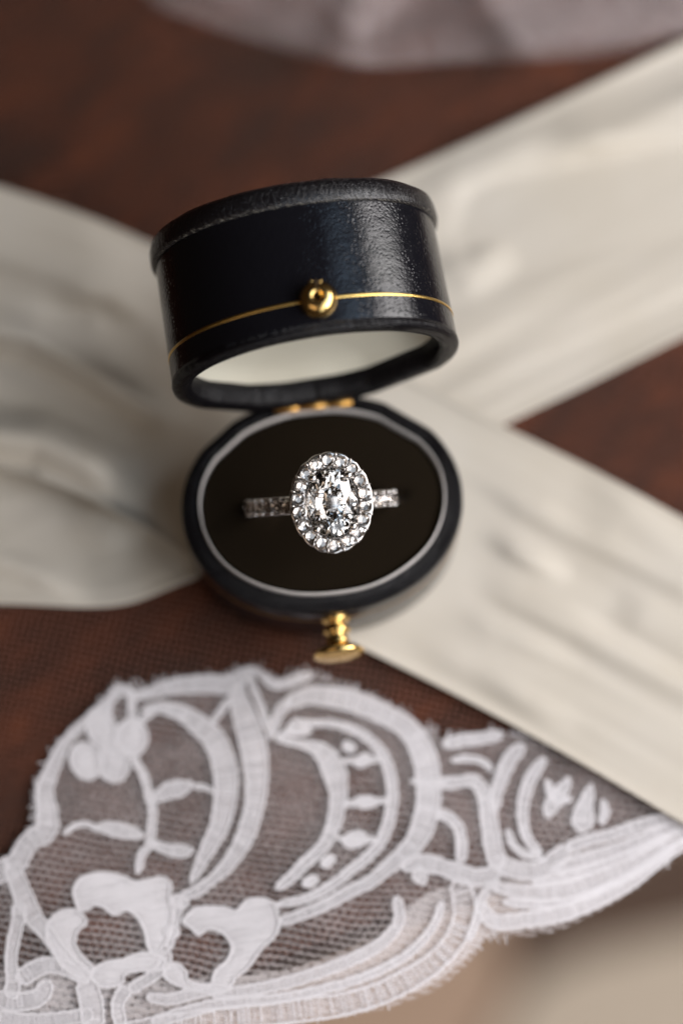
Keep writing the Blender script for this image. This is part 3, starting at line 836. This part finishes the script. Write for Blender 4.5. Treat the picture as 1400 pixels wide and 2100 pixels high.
# put the lining-facing part on the inside; rim is its own turned-over leather
loft('lid_rim', [(A0 + .01, B0 + .01, 1.3), (A0 + .1, B0 + .1, .8), (A0 - .02, B0 - .02, .25), (A0 - .5, B0 - .5, -.02), (A0 - 1.3, B0 - 1.3, -.1), (A0 - 2.1, B0 - 2.1, .05), (A0 - 2.65, B0 - 2.65, .5), (A0 - 2.75, B0 - 2.75, 3.9)],
     M['rim'], lid, n=180, flat=HARD, jit=.04)
k1 = ltr(18.5)
loft('lid_cap', [(A0 * k1 - .3, B0 * k1 - .3, 18.25), (A0 * k1 + .30, B0 * k1 + .30, 18.2), (A0 * k1 + .55, B0 * k1 + .55, 18.5), (A0 * k1 + .62, B0 * k1 + .62, 19.1), (A0 * k1 + .55, B0 * k1 + .55, 20.3), (A0 * k1 + .3, B0 * k1 + .3, 21.2),
                 (A0 * k1 - .3, B0 * k1 - .3, 21.75), (A0 * k1 - 1.3, B0 * k1 - 1.3, 22.0), (A0 * k1 - 5, B0 * k1 - 5, 22.3), (3, 2.5, 22.5)], M['cap'], lid, n=180, flat=HARD, cap_last=True, jit=.10)
g = A0 * ltr(4.6); gb = B0 * ltr(4.6)
loft('gilt_line', [(g - .05, gb - .05, 4.38), (g + .07, gb + .07, 4.43), (g + .07, gb + .07, 4.79), (g - .05, gb - .05, 4.84)], M['gilt'], lid, n=180, flat=HARD, jit=.03)
loft('lid_lining', [(A0 - 2.6, B0 - 2.6, 3.3), (A0 - 3.0, B0 - 3.0, 3.5), (A0 - 3.6, B0 - 3.6, 4.1), (A0 - 6, B0 - 6, 5.2), (8, 6.5, 5.9), (2, 1.6, 6.1)], M['satin'], lid, n=140, flat=HARD, cap_last=True)
ct = lathe('catch', [(.05, .75), (.55, .75), (.6, 1.75), (.75, 2.0), (1.2, 2.05), (1.85, 1.75), (2.3, 1.2), (2.55, .6), (2.6, 0), (2.5, -.5)], M['brass'], lid, loc=(.95, -gb + .05, 4.45), n=44)
lathe('socket', [(.02, .8), (.52, .8), (.54, .84), (.02, .86)], M['dark'], ct, n=24)
box('slot', (0, -1.45, 1.45), (.42, 1.1, 1.7), M['dark'], ct)
box('tongue', (-.62, -1.3, 1.75), (.55, .8, 1.3), M['brass'], ct)
box('tongue', (.55, -1.25, 1.75), (.45, .7, 1.1), M['brass'], ct)
# hinge transform: closed-lid coordinates (rim at HB) rotated about the hinge line
T = Matrix.Translation(Vector((.8, B0 - 1.9, HB + .0)) * MM) @ Matrix.Rotation(math.radians(3.0), 4, 'Z') @ Matrix.Rotation(-OPEN, 4, 'X') @ Matrix.Translation(Vector((0, -B0, 0)) * MM)
lid.matrix_local = T

# ------------------------------------------------------------------ the ring
zax = Vector((.13, VIEW.y, VIEW.z)).normalized()
yax = Vector((-.075, UP.y, UP.z)); yax = (yax - zax * yax.dot(zax)).normalized()
xax = yax.cross(zax)
R3 = Matrix((xax, yax, zax)).transposed()
HEADZ = 12.0
RC = HEAD - zax * HEADZ
RING = empty('diamond_ring', RC, R3.to_euler())
tag(RING, 'white gold ring with oval diamond, round halo stones and jewelled band', 'ring')
def bandmesh():
    n, prof = 128, []
    Ri, Ro, W = 8.7, 10.35, 1.25
    prof = [(Ri, -W * .8), (Ri + .25, -W), (Ro - .2, -W), (Ro, -W * .85), (Ro - .1, -.6), (Ro - .1, .6), (Ro, W * .85), (Ro - .2, W), (Ri + .25, W), (Ri, W * .8)]
    vs_, fs = [], []
    m = len(prof)
    for i in range(n):
        t = 2 * PI * i / n
        for r, y in prof: vs_.append((r * math.sin(t), y, r * math.cos(t)))
    for i in range(n):
        i2 = (i + 1) % n
        for j in range(m):
            j2 = (j + 1) % m; fs.append((i * m + j, i * m + j2, i2 * m + j2, i2 * m + j))
    return build('band', vs_, fs, M['gold'], RING)
bnd = bandmesh()

def brilliant(name, parent, tab=.56, depth=.86, crown=.30, ab=None, low=.24):
    """brilliant cut, unit girdle radius; ab = (a, b) half-axes gives an oval cut with a short keel"""
    V, F = [], []
    def add(r, deg, z):
        c, s_ = math.cos(math.radians(deg)), math.sin(math.radians(deg))
        if ab:
            a, b = ab
            sy = b * s_ * .02
            V.append((a * c * r, sy + (b * s_ - sy) * r, z * a))
        else:
            V.append((r * c, r * s_, z))
        return len(V) - 1
    g = .022
    slope = crown / (1 - tab)
    S_r = .80; S_z = slope * (1 - S_r * math.cos(math.radians(22.5)))
    ps = (depth - g) / 1.0; L_z = -g - ps * (1 - low * math.cos(math.radians(22.5)))
    Tt = [add(tab, k * 45, crown + g) for k in range(8)]
    S = [add(S_r, k * 45 + 22.5, S_z + g) for k in range(8)]
    G = [add(1, k * 22.5, g) for k in range(16)]
    H = [add(1, k * 22.5, -g) for k in range(16)]
    L = [add(low, k * 45 + 22.5, L_z) for k in range(8)]
    F.append(tuple(Tt))
    if ab:
        C = [add(0, 90, -depth), add(0, 270, -depth)]
        cul = [None, C[0], C[0], C[0], None, C[1], C[1], C[1]]
    else:
        C = add(0, 0, -depth); cul = [C] * 8
    for k in range(8):
        k1_ = (k + 1) % 8
        F.append((Tt[k], S[k], Tt[k1_]))
        F.append((Tt[k], S[k - 1], G[2 * k])); F.append((Tt[k], G[2 * k], S[k]))
        F.append((S[k], G[2 * k], G[2 * k + 1])); F.append((S[k], G[2 * k + 1], G[(2 * k + 2) % 16]))
        F.append((L[k], H[2 * k + 1], H[2 * k])); F.append((L[k], H[(2 * k + 2) % 16], H[2 * k + 1]))
        if cul[k] is not None:
            F.append((cul[k], L[k], H[2 * k])); F.append((cul[k], H[2 * k], L[k - 1]))
        else:
            up, dn = (C[0], C[1]) if k == 0 else (C[1], C[0])
            F.append((up, L[k], H[2 * k])); F.append((up, H[2 * k], dn)); F.append((dn, H[2 * k], L[k - 1]))
    for k in range(16):
        k2 = (k + 1) % 16; F.append((G[k], H[k], H[k2], G[k2]))
    o = build(name, V, F, M['diamond'], parent, smooth=False)
    bm = bmesh.new(); bm.from_mesh(o.data); bmesh.ops.recalc_face_normals(bm, faces=bm.faces)
    if ab:   # the pavilion of a large oval is cut into many slivers
        bm.faces.ensure_lookup_table(); rnd = random.Random(5)
        for f in [f for f in bm.faces if f.normal.z < -.2]:
            bmesh.ops.poke(bm, faces=[f], offset=rnd.uniform(-.05, .09) * MM)
        bmesh.ops.recalc_face_normals(bm, faces=bm.faces)
    bm.to_mesh(o.data); bm.free()
    return o

HS = empty('tmp')  # scratch, removed below
def halo_mesh():
    n = 180; vs_, fs = [], []
    def ring(a, b, z, sca=0):
        for i in range(n):
            t = 2 * PI * i / n
            k = 1 + sca * abs(math.sin(9 * t)) 
            vs_.append((a * k * math.cos(t), b * k * math.sin(t), z))
    prof = [(3.30, 4.60, -1.6, 0), (3.35, 4.65, -.15, 0), (3.55, 4.85, .02, 0), (4.65, 5.85, -.25, 0), (5.42, 6.60, -.08, .028), (5.62, 6.80, -.15, .030), (5.66, 6.84, -.6, .024), (5.5, 6.7, -1.2, 0), (4.9, 6.1, -1.7, 0)]
    for p in prof: ring(*p)
    m = len(prof)
    for j in range(m):
        for i in range(n):
            i2 = (i + 1) % n; j2 = (j + 1) % m
            fs.append((j * n + i, j * n + i2, j2 * n + i2, j2 * n + i))
    return build('halo', vs_, fs, M['gold'], RING, loc=(0, 0, HEADZ))
halo = halo_mesh()
bpy.data.objects.remove(HS)
big = brilliant('oval_diamond', RING, tab=.48, depth=.98, crown=.38, ab=(3.42, 4.72), low=.34)
big.location = Vector((0, 0, HEADZ + .75)) * MM
# stones equally spaced round the halo oval
def ellipse_pts(a, b, n, ph=0):
    N = 2000; L = [0]; P = [(a * math.cos(2 * PI * i / N + ph), b * math.sin(2 * PI * i / N + ph)) for i in range(N + 1)]
    for i in range(N): L.append(L[-1] + math.dist(P[i], P[i + 1]))
    out = []
    for k in range(n):
        s = L[-1] * k / n
        i = next(j for j in range(N + 1) if L[j] >= s); out.append(P[min(i, N)])
    return out
stone0 = None
rs = .93
NH = 18
pts = ellipse_pts(4.66, 5.84, NH, .17)
for k, (x, y) in enumerate(pts):
    if stone0 is None:
        o = brilliant('halo_stone', halo, tab=.44, depth=.96, crown=.38); stone0 = o
    else:
        o = inst(stone0, 'halo_stone', halo)
    nx, ny = x / 4.66 ** 2, y / 5.84 ** 2; L = math.hypot(nx, ny)
    tiltv = random.uniform(-.07, .07)
    o.location = Vector((x, y, .18)) * MM; o.scale = (rs,) * 3
    o.rotation_euler = (random.uniform(-.16, .16) - ny / L * .10, random.uniform(-.16, .16) + nx / L * .10, random.uniform(0, 6))
def bead(name, parent, mat):
    bm = bmesh.new(); bmesh.ops.create_icosphere(bm, subdivisions=2, radius=1 * MM)
    me = bpy.data.meshes.new(name); bm.to_mesh(me); bm.free(); me.shade_smooth(); me.materials.append(mat)
    o = bpy.data.objects.new(name, me); COL.objects.link(o); o.parent = parent; return o
b0 = None
mids = ellipse_pts(4.66, 5.84, NH * 2, .17)[1::2]
for k, (x, y) in enumerate(mids):
    nx, ny = x / 4.66 ** 2, y / 5.84 ** 2; L = math.hypot(nx, ny); nx /= L; ny /= L
    for off, sz in ((.78, (.40, .17, .30)), (-.72, (.26, .16, .26))):
        if b0 is None: o = b0 = bead('claw', halo, M['gold'])
        else: o = inst(b0, 'claw', halo)
        o.location = Vector((x + nx * off, y + ny * off, .16)) * MM
        o.rotation_euler = (0, 0, math.atan2(ny, nx) + random.uniform(-.2, .2)); o.scale = sz
# four main claws
for x, y in ((-2.55, 3.52), (2.35, 3.62), (-2.5, -3.5), (2.5, -3.4)):
    p = lathe('prong', [(.30, -2.6), (.34, -.5), (.42, .6), (.56, 1.05), (.62, 1.35), (.52, 1.75), (.28, 1.95), (.02, 2.0)], M['gold'], RING, n=20, axis='z', loc=(x, y, HEADZ))
# basket under the centre stone
lathe('basket', [(1.1, -3.6), (1.5, -3.5), (2.9, -1.2), (3.1, -.6), (2.9, -.5), (2.5, -1.0), (1.2, -3.2)], M['gold'], RING, n=40, axis='z', loc=(0, 0, HEADZ)).scale = (1, 1.32, 1)
# pave stones on the shoulders
for s in (-1, 1):
    for k in range(9):
        a = s * math.radians(24 + k * 10.0)
        o = inst(stone0, 'band_stone', bnd)
        r = 10.52
        o.location = Vector((r * math.sin(a), 0, r * math.cos(a))) * MM; o.scale = (.90,) * 3
        o.rotation_euler = (random.uniform(-.08, .08), a + random.uniform(-.05, .05), 0)
        a2 = s * math.radians(24 + k * 10.0 - 5)
        for yy in (-.88, .88):
            c = inst(b0, 'claw', bnd); c.location = Vector((10.38 * math.sin(a2), yy, 10.38 * math.cos(a2))) * MM
            c.rotation_euler = (0, a2, 0); c.scale = (.30, .36, .34)
